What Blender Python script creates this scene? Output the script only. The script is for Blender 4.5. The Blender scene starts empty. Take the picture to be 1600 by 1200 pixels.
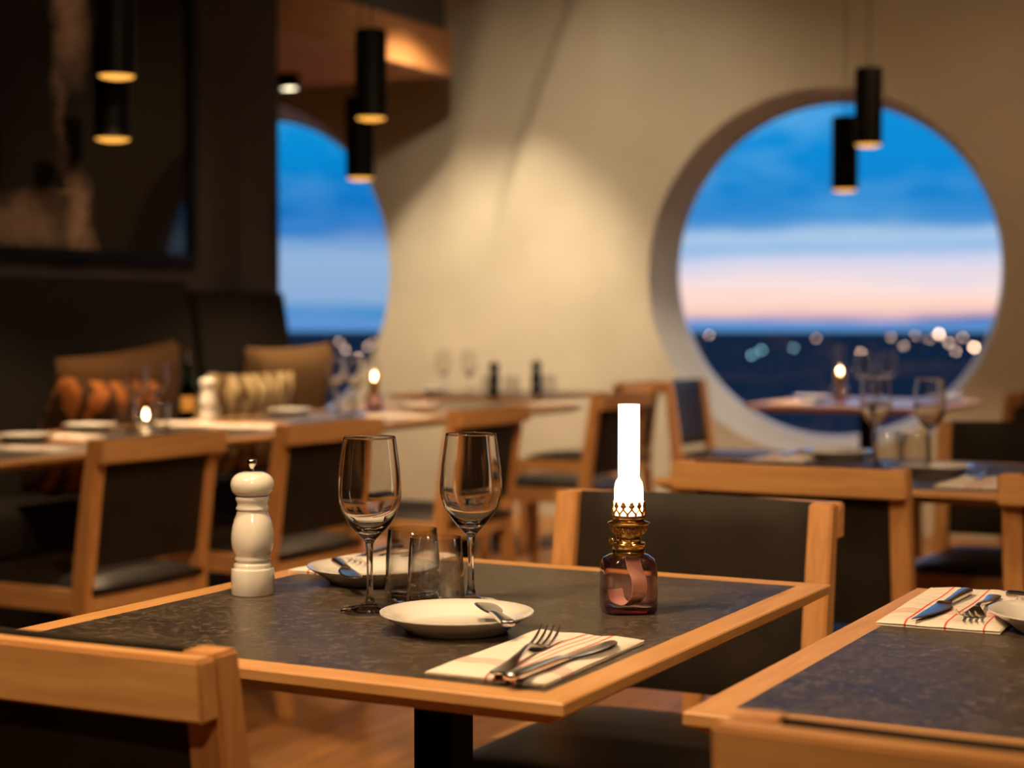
import bpy, bmesh, math, random
from mathutils import Vector, Matrix
random.seed(7)
SC = bpy.context.scene
COL = SC.collection
PI = math.pi
T = 0.74                      # table height

# ------------------------------------------------------------------ camera
TH, PITCH, EYE, F = 0.4833, 0.036, 1.079, 2700.0
cam_d = bpy.data.cameras.new('camera'); cam = bpy.data.objects.new('camera', cam_d); COL.objects.link(cam)
cam.location = (0, 0, EYE); cam.rotation_euler = (PI/2-PITCH, 0, TH)
cam_d.sensor_width = 36; cam_d.lens = F/1600*36; cam_d.clip_start = .05; cam_d.clip_end = 60000
cam_d.dof.use_dof = True; cam_d.dof.focus_distance = 1.98; cam_d.dof.aperture_fstop = 3.7
SC.camera = cam
SC.view_settings.view_transform = 'Standard'; SC.view_settings.look = 'None'
SC.view_settings.exposure = 0.0; SC.view_settings.gamma = 1.0; SC.view_settings.use_curve_mapping = False
SC.cycles.max_bounces = 14; SC.cycles.transmission_bounces = 12; SC.cycles.transparent_max_bounces = 12
SC.cycles.sample_clamp_indirect = 6.0; SC.cycles.caustics_reflective = False

def at(px, py, z=T):
    a = (px-800)/F; b = (600-py)/F
    Y = math.cos(PITCH)+b*math.sin(PITCH); Z = -math.sin(PITCH)+b*math.cos(PITCH)
    t = (z-EYE)/Z; X = a*t; Y *= t
    return (X*math.cos(TH)-Y*math.sin(TH), X*math.sin(TH)+Y*math.cos(TH))
def deep(px, Z):
    X = (px-800)/F*Z
    return (X*math.cos(TH)-Z*math.sin(TH), X*math.sin(TH)+Z*math.cos(TH))

# ------------------------------------------------------------------ node helpers
def N(nt, t, x=0, **kw):
    n = nt.nodes.new(t)
    for k, v in kw.items(): setattr(n, k, v)
    return n
def L(nt, a, b): nt.links.new(a, b)
def setin(n, **kw):
    for k, v in kw.items():
        n.inputs[k.replace('_', ' ')].default_value = v
def ramp(nt, fac, stops, interp='LINEAR'):
    r = N(nt, 'ShaderNodeValToRGB'); r.color_ramp.interpolation = interp
    e = r.color_ramp.elements
    while len(e) < len(stops): e.new(.5)
    for el, (p, c) in zip(e, stops):
        el.position = p; el.color = c if len(c) == 4 else (*c, 1)
    L(nt, fac, r.inputs[0]); return r.outputs[0]
def mathn(nt, op, a, b=None, c=None, clamp=False):
    n = N(nt, 'ShaderNodeMath', operation=op); n.use_clamp = clamp
    for i, v in enumerate((a, b, c)):
        if v is None: continue
        if isinstance(v, (int, float)): n.inputs[i].default_value = v
        else: L(nt, v, n.inputs[i])
    return n.outputs[0]
def mixc(nt, f, a, b, mode='MIX'):
    n = N(nt, 'ShaderNodeMix', data_type='RGBA', blend_type=mode)
    for i, v in ((0, f), (6, a), (7, b)):
        if isinstance(v, (int, float)): n.inputs[i].default_value = v
        elif isinstance(v, tuple): n.inputs[i].default_value = (*v, 1) if len(v) == 3 else v
        else: L(nt, v, n.inputs[i])
    return n.outputs[2]
def newmat(name):
    m = bpy.data.materials.new(name); m.use_nodes = True
    nt = m.node_tree; b = nt.nodes['Principled BSDF']; return m, nt, b
def srgb(r, g, b):
    f = lambda c: (c/255/12.92) if c/255 <= .04045 else ((c/255+.055)/1.055)**2.4
    return (f(r), f(g), f(b))

# ------------------------------------------------------------------ world: dusk sky over the horizon
w = bpy.data.worlds.new('dusk_sky'); SC.world = w; w.use_nodes = True
nt = w.node_tree; nt.nodes.clear()
tc = N(nt, 'ShaderNodeTexCoord'); sep = N(nt, 'ShaderNodeSeparateXYZ'); L(nt, tc.outputs['Generated'], sep.inputs[0])
mp = N(nt, 'ShaderNodeMapping'); mp.inputs['Scale'].default_value = (7, 7, 48); L(nt, tc.outputs['Generated'], mp.inputs[0])
no = N(nt, 'ShaderNodeTexNoise'); setin(no, Scale=1.0, Detail=4.0, Roughness=.55); L(nt, mp.outputs[0], no.inputs[0])
mp2 = N(nt, 'ShaderNodeMapping'); mp2.inputs['Scale'].default_value = (9, 9, 26); mp2.inputs['Location'].default_value = (3, 1, 2.2)
L(nt, tc.outputs['Generated'], mp2.inputs[0])
no2 = N(nt, 'ShaderNodeTexNoise'); setin(no2, Scale=1.7, Detail=3.0, Roughness=.5); L(nt, mp2.outputs[0], no2.inputs[0])
el = mathn(nt, 'ADD', sep.outputs[2], mathn(nt, 'MULTIPLY', mathn(nt, 'SUBTRACT', no.outputs[0], .5), .022))
fac = mathn(nt, 'DIVIDE', el, .16, clamp=True)
base_l = ramp(nt, fac, [(0, srgb(30, 100, 165)), (.03, srgb(60, 140, 200)), (.08, srgb(140, 172, 214)), (.22, srgb(150, 180, 216)), (.30, srgb(120, 160, 210)), (.34, srgb(20, 105, 190)), (.55, srgb(8, 130, 205)), (.80, srgb(8, 150, 220)), (.86, srgb(120, 200, 235)), (1, srgb(190, 220, 240))])
base = ramp(nt, fac, [(0, srgb(60, 105, 170)), (.02, srgb(205, 170, 190)), (.05, srgb(255, 208, 190)), (.12, srgb(252, 224, 218)), (.20, srgb(214, 214, 235)),
                      (.255, srgb(150, 188, 228)), (.30, srgb(175, 203, 232)), (.35, srgb(70, 145, 210)), (.44, srgb(18, 128, 205)), (.62, srgb(12, 138, 214)), (.85, srgb(14, 145, 220)), (1, srgb(30, 130, 205))])
cl = mathn(nt, 'MULTIPLY', ramp(nt, no2.outputs[0], [(.47, (0, 0, 0)), (.70, (1, 1, 1))]), mathn(nt, 'MULTIPLY', mathn(nt, 'SUBTRACT', sep.outputs[2], .03), 12, clamp=True))
az = mathn(nt, 'MULTIPLY', mathn(nt, 'SUBTRACT', -.44, sep.outputs[0]), 12, clamp=True)
skyc = mixc(nt, mathn(nt, 'MULTIPLY', cl, .8), mixc(nt, az, base, base_l), srgb(105, 180, 232))
bg = N(nt, 'ShaderNodeBackground'); bg.inputs[1].default_value = 1.08
hi = mathn(nt, 'MULTIPLY', mathn(nt, 'SUBTRACT', sep.outputs[2], .17), 5, clamp=True)
skyc = mixc(nt, hi, skyc, (1.0, 1.2, 2.0))
L(nt, skyc, bg.inputs[0])
wo = N(nt, 'ShaderNodeOutputWorld'); L(nt, bg.outputs[0], wo.inputs[0])

# ------------------------------------------------------------------ materials
def simple(name, col, rough=.5, metal=0, spec=.5, coat=0):
    m, nt, b = newmat(name); setin(b, Base_Color=(*col, 1), Roughness=rough, Metallic=metal)
    b.inputs['Specular IOR Level'].default_value = spec; b.inputs['Coat Weight'].default_value = coat
    return m
def wood(name, dark, light, scale=(3, 30, 30), rough=.42, coat=.0):
    m, nt, b = newmat(name); tc = N(nt, 'ShaderNodeTexCoord'); mp = N(nt, 'ShaderNodeMapping'); mp.inputs['Scale'].default_value = scale
    L(nt, tc.outputs['Object'], mp.inputs[0])
    n = N(nt, 'ShaderNodeTexNoise'); setin(n, Scale=2.2, Detail=6.0, Roughness=.6, Distortion=.4); L(nt, mp.outputs[0], n.inputs[0])
    c = ramp(nt, n.outputs[0], [(.3, dark), (.7, light)]); L(nt, c, b.inputs['Base Color'])
    bp = N(nt, 'ShaderNodeBump'); setin(bp, Strength=.06, Distance=.002); L(nt, n.outputs[0], bp.inputs['Height']); L(nt, bp.outputs[0], b.inputs['Normal'])
    setin(b, Roughness=rough); b.inputs['Coat Weight'].default_value = coat; b.inputs['Coat Roughness'].default_value = .2
    return m
M = {}
M['wood_x'] = wood('oiled_wood_x', (.52, .25, .083), (.68, .37, .140), (3, 34, 34))
M['wood_y'] = wood('oiled_wood_y', (.52, .25, .083), (.68, .37, .140), (34, 3, 34))
M['wood_z'] = wood('oiled_wood_z', (.48, .215, .066), (.64, .32, .115), (34, 34, 3))
M['beam'] = wood('bulkhead_wood', (.30, .115, .034), (.40, .17, .06), (6, 1.5, 14), .6)

def leather():
    m, nt, b = newmat('dark_brown_leather'); tc = N(nt, 'ShaderNodeTexCoord'); n = N(nt, 'ShaderNodeTexNoise'); setin(n, Scale=350.0, Detail=2.0)
    L(nt, tc.outputs['Object'], n.inputs[0])
    n2 = N(nt, 'ShaderNodeTexNoise'); setin(n2, Scale=9.0, Detail=3.0); L(nt, tc.outputs['Object'], n2.inputs[0])
    L(nt, ramp(nt, n2.outputs[0], [(.3, (.018, .0135, .0095)), (.75, (.030, .022, .0155))]), b.inputs['Base Color'])
    bp = N(nt, 'ShaderNodeBump'); setin(bp, Strength=.15, Distance=.0006); L(nt, n.outputs[0], bp.inputs['Height']); L(nt, bp.outputs[0], b.inputs['Normal'])
    setin(b, Roughness=.45); b.inputs['Specular IOR Level'].default_value = .14; return m
M['leather'] = leather()
M['black'] = simple('black_powder_coat', (.0035, .003, .0028), .5, spec=.15)
M['bench'] = simple('dark_upholstery', (.012, .0095, .008), .85, spec=.1)
M['partition'] = simple('dark_painted_wall', (.060, .046, .041), .8, spec=.2)
M['ceil'] = simple('dark_ceiling', (.32, .26, .19), .9)

def stone():
    m, nt, b = newmat('dark_stone_top'); tc = N(nt, 'ShaderNodeTexCoord')
    n = N(nt, 'ShaderNodeTexNoise'); setin(n, Scale=6.0, Detail=8.0, Roughness=.65); L(nt, tc.outputs['Object'], n.inputs[0])
    n2 = N(nt, 'ShaderNodeTexNoise'); setin(n2, Scale=110.0, Detail=5.0, Roughness=.75); L(nt, tc.outputs['Object'], n2.inputs[0])
    mp = N(nt, 'ShaderNodeMapping'); mp.inputs['Scale'].default_value = (20, 90, 1); mp.inputs['Rotation'].default_value = (0, 0, .5); L(nt, tc.outputs['Object'], mp.inputs[0])
    n3 = N(nt, 'ShaderNodeTexNoise'); setin(n3, Scale=1.4, Detail=5.0, Roughness=.75, Distortion=1.2); L(nt, mp.outputs[0], n3.inputs[0])
    c = ramp(nt, n.outputs[0], [(.3, (.026, .0195, .0145)), (.7, (.080, .060, .043))])
    sp = ramp(nt, n2.outputs[0], [(.53, (0, 0, 0)), (.66, (1, 1, 1))])
    c = mixc(nt, mathn(nt, 'MULTIPLY', sp, .75), c, (.24, .185, .135))
    sc = ramp(nt, n3.outputs[0], [(.55, (0, 0, 0)), (.68, (1, 1, 1))])
    c = mixc(nt, mathn(nt, 'MULTIPLY', sc, .55), c, (.19, .15, .115))
    L(nt, c, b.inputs['Base Color'])
    L(nt, mathn(nt, 'MULTIPLY_ADD', n.outputs[0], .16, .26), b.inputs['Roughness'])
    bp = N(nt, 'ShaderNodeBump'); setin(bp, Strength=.5, Distance=.0008); L(nt, n2.outputs[0], bp.inputs['Height']); L(nt, bp.outputs[0], b.inputs['Normal'])
    return m
M['stone'] = stone()
M['white_gloss'] = simple('white_lacquer', (.80, .765, .69), .16, coat=.6)
M['porcelain'] = simple('white_porcelain', (.82, .79, .73), .12, coat=.5)
M['black_gloss'] = simple('black_lacquer', (.008, .008, .008), .2, coat=.5)
M['steel'] = simple('polished_steel', (.80, .77, .74), .2, metal=1)
M['chrome'] = simple('chrome', (.85, .80, .74), .08, metal=1)
M['brass'] = simple('brass', (.72, .45, .14), .2, metal=1)
M['brass_dark'] = simple('aged_brass', (.50, .28, .09), .3, metal=1)
M['wick'] = simple('cotton_wick', (.80, .60, .48), .9)
M['thread'] = simple('black_thread', (.01, .008, .008), .8)
M['paper'] = simple('paper_label', (.46, .24, .05), .6)
def glass(name, col, rough=0.0, ior=1.5):
    m, nt, b = newmat(name); nt.nodes.remove(b)
    g = N(nt, 'ShaderNodeBsdfGlass'); g.inputs[0].default_value = (*col, 1); g.inputs[1].default_value = rough; g.inputs[2].default_value = ior
    L(nt, g.outputs[0], nt.nodes['Material Output'].inputs[0]); return m
M['glass'] = glass('clear_glass', (.985, .98, .97))
M['green'] = glass('green_glass', (.10, .32, .12))
M['oil'] = glass('amber_oil', (.95, .62, .18), 0, 1.45)
def thin(name, tint, edge, k=1.0):
    # thin-walled glass: light passes straight through, more tinted where the wall is seen edge-on
    m, nt, b = newmat(name); nt.nodes.remove(b)
    lw = N(nt, 'ShaderNodeLayerWeight'); lw.inputs[0].default_value = .35
    t = N(nt, 'ShaderNodeBsdfTransparent'); L(nt, mixc(nt, lw.outputs['Facing'], tint, edge), t.inputs[0])
    g = N(nt, 'ShaderNodeBsdfGlossy'); g.inputs['Roughness'].default_value = .0
    l2 = N(nt, 'ShaderNodeLayerWeight'); l2.inputs[0].default_value = .5
    fr = mathn(nt, 'MULTIPLY_ADD', mathn(nt, 'POWER', l2.outputs['Facing'], 3.0), .95, .045)
    ms = N(nt, 'ShaderNodeMixShader'); L(nt, mathn(nt, 'MULTIPLY', fr, k, clamp=True), ms.inputs[0]); L(nt, t.outputs[0], ms.inputs[1]); L(nt, g.outputs[0], ms.inputs[2])
    L(nt, ms.outputs[0], nt.nodes['Material Output'].inputs[0]); return m
M['thin'] = thin('thin_clear_glass', (.99, .99, .985), (.92, .91, .89), 2.0)
M['pink'] = thin('thin_pink_glass', (.975, .885, .89), (.80, .45, .54), 1.7)
M['magenta'] = glass('thick_pink_glass', (.90, .30, .48), 0, 1.3)
def pane():
    m, nt, b = newmat('window_pane'); nt.nodes.remove(b)
    t = N(nt, 'ShaderNodeBsdfTransparent'); g = N(nt, 'ShaderNodeBsdfGlossy'); g.inputs['Roughness'].default_value = .015
    fr = N(nt, 'ShaderNodeFresnel'); fr.inputs[0].default_value = 1.5
    ms = N(nt, 'ShaderNodeMixShader'); L(nt, mathn(nt, 'MULTIPLY', fr.outputs[0], 1.6, clamp=True), ms.inputs[0]); L(nt, t.outputs[0], ms.inputs[1]); L(nt, g.outputs[0], ms.inputs[2])
    L(nt, ms.outputs[0], nt.nodes['Material Output'].inputs[0]); return m
M['pane'] = pane()
def emis(name, col, s):
    m, nt, b = newmat(name); nt.nodes.remove(b); e = N(nt, 'ShaderNodeEmission'); e.inputs[0].default_value = (*col, 1); e.inputs[1].default_value = s
    L(nt, e.outputs[0], nt.nodes['Material Output'].inputs[0]); return m
M['bulb'] = emis('pendant_glow', (1.0, .44, .07), 1.6)
M['spot_bulb'] = emis('spotlight_glow', (1.0, .86, .55), 6.0)
def frosted():
    m, nt, b = newmat('frosted_lit_glass'); nt.nodes.remove(b)
    t = N(nt, 'ShaderNodeBsdfTranslucent'); t.inputs[0].default_value = (.9, .84, .74, 1)
    e = N(nt, 'ShaderNodeEmission'); e.inputs[0].default_value = (1.0, .90, .80, 1); e.inputs[1].default_value = 1.05
    a = N(nt, 'ShaderNodeAddShader'); L(nt, t.outputs[0], a.inputs[0]); L(nt, e.outputs[0], a.inputs[1]); L(nt, a.outputs[0], nt.nodes['Material Output'].inputs[0]); return m
M['chimney'] = frosted()
M['ceiling_lens'] = emis('bright_spot_lens', (1.0, .86, .6), 45.0)
M['flame'] = emis('flame', (1.0, .62, .28), 60.0)
M['city'] = emis('warm_town_light_or_glint', (1.0, .66, .42), 26.0)
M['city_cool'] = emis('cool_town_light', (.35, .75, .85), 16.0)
def wallmat():
    m, nt, b = newmat('sand_coloured_render'); tc = N(nt, 'ShaderNodeTexCoord')
    n = N(nt, 'ShaderNodeTexNoise'); setin(n, Scale=2.2, Detail=5.0, Roughness=.6); L(nt, tc.outputs['Object'], n.inputs[0])
    L(nt, ramp(nt, n.outputs[0], [(.3, (.50, .435, .33)), (.7, (.57, .50, .385))]), b.inputs['Base Color'])
    n2 = N(nt, 'ShaderNodeTexNoise'); setin(n2, Scale=7.0, Detail=4.0); L(nt, tc.outputs['Object'], n2.inputs[0])
    bp = N(nt, 'ShaderNodeBump'); setin(bp, Strength=.35, Distance=.02); L(nt, n2.outputs[0], bp.inputs['Height']); L(nt, bp.outputs[0], b.inputs['Normal'])
    setin(b, Roughness=.85); return m
M['wall'] = wallmat()
M['reveal'] = simple('white_reveal_paint', (.72, .69, .66), .55)
M['brownwall'] = simple('warm_brown_wall', (.22, .14, .085), .8)
M['land'] = simple('dark_land', (.006, .014, .022), 1.0, spec=0)
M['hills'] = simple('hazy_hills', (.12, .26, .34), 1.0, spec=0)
def floormat():
    m, nt, b = newmat('oak_floor'); tc = N(nt, 'ShaderNodeTexCoord'); mp = N(nt, 'ShaderNodeMapping'); mp.inputs['Rotation'].default_value = (0, 0, PI/2)
    L(nt, tc.outputs['Object'], mp.inputs[0])
    br = N(nt, 'ShaderNodeTexBrick'); setin(br, Color1=(.34, .145, .042, 1), Color2=(.46, .21, .066, 1), Mortar=(.10, .045, .018, 1), Scale=1.0)
    br.inputs['Mortar Size'].default_value = .0022; br.inputs['Brick Width'].default_value = 1.5; br.inputs['Row Height'].default_value = .13; L(nt, mp.outputs[0], br.inputs[0])
    mp2 = N(nt, 'ShaderNodeMapping'); mp2.inputs['Scale'].default_value = (14, 1.2, 1); L(nt, tc.outputs['Object'], mp2.inputs[0])
    n = N(nt, 'ShaderNodeTexNoise'); setin(n, Scale=3.0, Detail=6.0, Roughness=.6, Distortion=1.0); L(nt, mp2.outputs[0], n.inputs[0])
    c = mixc(nt, .55, br.outputs[0], ramp(nt, n.outputs[0], [(.35, (.22, .20, .17)), (.65, (1.25, 1.2, 1.1))]), 'MULTIPLY')
    L(nt, c, b.inputs['Base Color']); setin(b, Roughness=.45); b.inputs['Specular IOR Level'].default_value = .3; return m
M['floor'] = floormat()
def napkin_mat(name, xs, ys, fx):
    m, nt, b = newmat(name); tc = N(nt, 'ShaderNodeTexCoord'); s = N(nt, 'ShaderNodeSeparateXYZ'); L(nt, tc.outputs['Object'], s.inputs[0])
    tot = None
    def line(c, p, wd, st):
        d = mathn(nt, 'ABSOLUTE', mathn(nt, 'SUBTRACT', c, p)); return mathn(nt, 'MULTIPLY', mathn(nt, 'LESS_THAN', d, wd), st)
    for lst, c in ((xs, s.outputs[0]), (ys, s.outputs[1])):
        for p, wd, st in lst:
            v = line(c, p, wd, st); tot = v if tot is None else mathn(nt, 'MAXIMUM', tot, v)
    L(nt, mixc(nt, tot, (.78, .72, .62), (.62, .055, .045)), b.inputs['Base Color'])
    n = N(nt, 'ShaderNodeTexNoise'); setin(n, Scale=900.0); L(nt, tc.outputs['Object'], n.inputs[0])
    bp = N(nt, 'ShaderNodeBump'); setin(bp, Strength=.3, Distance=.0005); L(nt, n.outputs[0], bp.inputs['Height']); L(nt, bp.outputs[0], b.inputs['Normal'])
    setin(b, Roughness=.9); return m
M['napkin'] = napkin_mat('striped_linen', [(.002, .0013, .95), (.011, .0010, .85), (.019, .0010, .85), (.031, .0016, .95)],
    [(-.080, .0014, .8), (-.073, .0013, .8), (-.066, .0013, .8), (-.059, .0013, .8), (-.01, .0006, .3), (.025, .0006, .3), (.06, .0006, .3), (.09, .0006, .3)], 0)
M['napkin_check'] = napkin_mat('checked_linen', [(-.050, .0010, .95), (-.008, .0012, .95), (.036, .0012, .95)],
    [(.054, .0014, .9), (.062, .0013, .9), (.070, .0013, .9), (.078, .0014, .9), (.02, .001, .5), (-.012, .001, .45), (-.045, .001, .5), (-.08, .001, .45), (-.11, .001, .4), (.11, .001, .4)], 0)
def cushion_mat(name, a, b_, zebra):
    m, nt, b = newmat(name)
    if zebra:
        tc = N(nt, 'ShaderNodeTexCoord'); wv = N(nt, 'ShaderNodeTexWave'); setin(wv, Scale=zebra, Distortion=11.0, Detail=3.0); wv.inputs['Detail Scale'].default_value = 1.4
        L(nt, tc.outputs['Object'], wv.inputs[0]); L(nt, ramp(nt, wv.outputs[1], [(.42, a), (.58, b_)]), b.inputs['Base Color'])
    else: setin(b, Base_Color=(*a, 1))
    setin(b, Roughness=.85); b.inputs['Specular IOR Level'].default_value = .1; return m
M['cush_brown'] = cushion_mat('brown_velvet', (.062, .031, .012), None, 0)
M['cush_taupe'] = cushion_mat('taupe_velvet', (.115, .068, .03), None, 0)
M['cush_rust'] = cushion_mat('rust_zebra_weave', (.22, .075, .018), (.035, .016, .008), 3.0)
M['cush_cream'] = cushion_mat('cream_patterned_weave', (.46, .36, .20), (.14, .09, .045), 4.2)

# ------------------------------------------------------------------ mesh helpers
CACHE = {}
def obj(name, me, parent=None, loc=None, rot=None):
    o = bpy.data.objects.new(name, me); COL.objects.link(o)
    if parent: o.parent = parent
    if loc: o.location = loc
    if rot: o.rotation_euler = rot
    return o
def mesh(key, fn, mat, smooth=True, angle=40):
    k = (key, mat)
    if k in CACHE: return CACHE[k]
    bm = bmesh.new(); fn(bm)
    if not key.startswith('open_'): bmesh.ops.recalc_face_normals(bm, faces=bm.faces)
    if smooth:
        lim = math.radians(angle)
        for f in bm.faces: f.smooth = True
        for e in bm.edges:
            if len(e.link_faces) == 2 and e.calc_face_angle(0) > lim: e.smooth = False
    me = bpy.data.meshes.new(key); bm.to_mesh(me); bm.free()
    me.materials.append(M[mat]); CACHE[k] = me
    return me
def part(name, key, fn, mat, parent=None, **kw):
    sm = kw.pop('smooth', True); an = kw.pop('angle', 40)
    return obj(name, mesh(key, fn, mat, sm, an), parent, **kw)
def box(bm, x0, x1, y0, y1, z0, z1, bev=0, seg=2, mtx=None):
    vs = [bm.verts.new((x, y, z)) for x in (x0, x1) for y in (y0, y1) for z in (z0, z1)]
    idx = [(0, 1, 3, 2), (4, 6, 7, 5), (0, 4, 5, 1), (2, 3, 7, 6), (0, 2, 6, 4), (1, 5, 7, 3)]
    fs = [bm.faces.new([vs[i] for i in q]) for q in idx]
    if mtx: bmesh.ops.transform(bm, matrix=mtx, verts=vs)
    if bev:
        es = list({e for f in fs for e in f.edges})
        bmesh.ops.bevel(bm, geom=es, offset=bev, segments=seg, profile=.6, affect='EDGES')
def hexa(bm, pts, bev=0, seg=2):
    """pts: 8 points, bottom ring of 4 then top ring of 4"""
    vs = [bm.verts.new(p) for p in pts]
    fs = [bm.faces.new([vs[i] for i in q]) for q in ((3, 2, 1, 0), (4, 5, 6, 7), (0, 1, 5, 4), (1, 2, 6, 5), (2, 3, 7, 6), (3, 0, 4, 7))]
    if bev:
        es = list({e for f in fs for e in f.edges}); bmesh.ops.bevel(bm, geom=es, offset=bev, segments=seg, profile=.6, affect='EDGES')
def lathe(bm, prof, n=48, close=False, power=2.0, c=(0, 0)):
    """prof: list of (r,z); r=0 makes a pole"""
    rings = []
    for r, z in prof:
        if r < 1e-6: rings.append([bm.verts.new((c[0], c[1], z))])
        else:
            ring = []
            for i in range(n):
                a = 2*PI*i/n; ca, sa = math.cos(a), math.sin(a); k = 1
                if power > 2: k = (abs(ca)**power+abs(sa)**power)**(-1/power)
                ring.append(bm.verts.new((c[0]+r*k*ca, c[1]+r*k*sa, z)))
            rings.append(ring)
    pairs = list(zip(rings, rings[1:]))
    if close: pairs.append((rings[-1], rings[0]))
    for a, b in pairs:
        for i in range(n):
            j = (i+1) % n
            if len(a) == 1 and len(b) == 1: continue
            if len(a) == 1: bm.faces.new((a[0], b[i], b[j]))
            elif len(b) == 1: bm.faces.new((a[i], a[j], b[0]))
            else: bm.faces.new((a[i], a[j], b[j], b[i]))
def spline(pts, n=8):
    out = []
    P = [pts[0]]+list(pts)+[pts[-1]]
    for i in range(1, len(P)-2):
        for k in range(n):
            t = k/n; q = []
            for d in range(len(pts[0])):
                a, b, c, e = P[i-1][d], P[i][d], P[i+1][d], P[i+2][d]
                q.append(.5*((2*b)+(-a+c)*t+(2*a-5*b+4*c-e)*t*t+(-a+3*b-3*c+e)*t**3))
            out.append(tuple(q))
    out.append(tuple(pts[-1])); return out
def tube(bm, pts, r, n=8, caps=True):
    pts = [Vector(p) for p in pts]; rings = []
    for i, p in enumerate(pts):
        d = (pts[min(i+1, len(pts)-1)]-pts[max(i-1, 0)]).normalized()
        u = d.orthogonal().normalized() if i == 0 else (u-d*u.dot(d)).normalized()
        v = d.cross(u); rr = r[i] if isinstance(r, (list, tuple)) else r
        rings.append([bm.verts.new(p+rr*(math.cos(2*PI*k/n)*u+math.sin(2*PI*k/n)*v)) for k in range(n)])
    for a, b in zip(rings, rings[1:]):
        for k in range(n): bm.faces.new((a[k], a[(k+1) % n], b[(k+1) % n], b[k]))
    if caps: bm.faces.new(rings[0][::-1]); bm.faces.new(rings[-1])
def ribbon(bm, pts, x0=0):
    """pts: (y,z,halfwidth,halfthick); rounded-lens cross-section along y"""
    rings = []
    for q in pts:
        y, z, hw, ht = q[:4]; dx = q[4] if len(q) > 4 else 0
        rings.append([bm.verts.new((x0+dx+hw*math.copysign(abs(math.cos(a))**.7, math.cos(a)), y, z+ht*math.copysign(abs(math.sin(a))**.7, math.sin(a)))) for a in [2*PI*k/12+.001 for k in range(12)]])
    for a, b in zip(rings, rings[1:]):
        for k in range(12): bm.faces.new((a[k], a[(k+1) % 12], b[(k+1) % 12], b[k]))
    bm.faces.new(rings[0][::-1]); bm.faces.new(rings[-1])

def thing(name, label, cat, loc=(0, 0, 0), rotz=0, group=None):
    o = bpy.data.objects.new(name, None); COL.objects.link(o); o.empty_display_size = .05
    o.location = loc; o.rotation_euler = (0, 0, rotz); o['label'] = label; o['category'] = cat
    if group: o['group'] = group
    return o
def tag(o, label, cat, group=None):
    o['label'] = label; o['category'] = cat
    if group: o['group'] = group
    return o
def struct(name, fn, mat, **kw):
    o = part(name, name, fn, mat, **kw); o['kind'] = 'structure'; return o

# ------------------------------------------------------------------ room shell
Yw, Xl, CH = 8.6, -4.56, 3.0
struct('floor', lambda bm: box(bm, -9, 3.6, -3, 9.0, -.1, 0), 'floor', smooth=False)
struct('ceiling', lambda bm: box(bm, -9, 3.6, -3, 9.0, CH, CH+.1), 'ceil', smooth=False)
WIN = [(-2.742, 1.333, .943, -2.75, 1.35, .875), (-6.37, 1.37, 1.05, -6.42, 1.38, .95)]   # room-side x,z,r ; outer x,z,r
def sstep(a, b, x):
    t = max(0, min(1, (x-a)/(b-a))); return t*t*(3-2*t)
def relief(x, z):
    # gentle folds of the rendered wall between the two windows: two curved creases meeting above, one upright one
    cl = -4.80+.24*max(0, z-.9)**1.45                  # curved crease leaning towards the centre
    cr = -3.48-.19*(z-2.0)
    d = 0
    d -= .085*sstep(-.02, .13, x-cl)*(1-sstep(.15, 1.0, x-cl))*sstep(1.3, 2.0, z)
    d += .030*math.exp(-((x-cr)/.05)**2)*sstep(1.6, 2.2, z)
    d -= .030*sstep(-.03, .10, x+4.02)*(1-sstep(.1, .5, x+4.02))*sstep(.6, 1.4, z)
    d -= .05*math.exp(-((x+5.05-.25*(z-1.2))/.12)**2)*sstep(1.4, 2.2, z)
    for cx, cz, r, *_ in WIN:
        q = math.hypot(x-cx, z-cz)-r; d *= sstep(.0, .15, q)
    return d
def wall_far(bm):
    s = .04; nx = int(12.6/s); nz = int(3.0/s); grid = {}
    def vert(i, k):
        x, z = -9+i*s, k*s
        for cx, cz, r, *_ in WIN:
            q = math.hypot(x-cx, z-cz)
            if q < r+.022:
                if q < r-.045: return None
                x = cx+(x-cx)*r/q; z = cz+(z-cz)*r/q
        return bm.verts.new((x, Yw+relief(x, z), z))
    for i in range(nx+1):
        for k in range(nz+1): grid[i, k] = vert(i, k)
    for i in range(nx):
        for k in range(nz):
            q = [grid[i, k], grid[i+1, k], grid[i+1, k+1], grid[i, k+1]]; q = [v for v in q if v]
            if len(q) >= 3:
                try: bm.faces.new(q)
                except ValueError: pass
struct('wall_back', wall_far, 'wall', angle=60)
struct('wall_right', lambda bm: box(bm, 3.5, 3.6, -3, Yw+.3, 0, CH), 'brownwall', smooth=False)
struct('wall_front', lambda bm: box(bm, -9, 3.5, -3, -2.9, 0, CH), 'brownwall', smooth=False)
struct('wall_far_left', lambda bm: box(bm, -9, -8.9, -2.9, Yw+.3, 0, CH), 'brownwall', smooth=False)
struct('wall_left', lambda bm: box(bm, Xl-.12, Xl, -2.9, 6.43, 0, CH, .004), 'partition', smooth=False)
struct('trim_1', lambda bm: box(bm, -6.8, Xl, 6.44, 8.0, 2.38, 2.61, .004), 'beam', smooth=False)
struct('trim_2', lambda bm: box(bm, -6.8, Xl-.02, 6.44, 7.97, 2.61, CH), 'partition', smooth=False)
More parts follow.
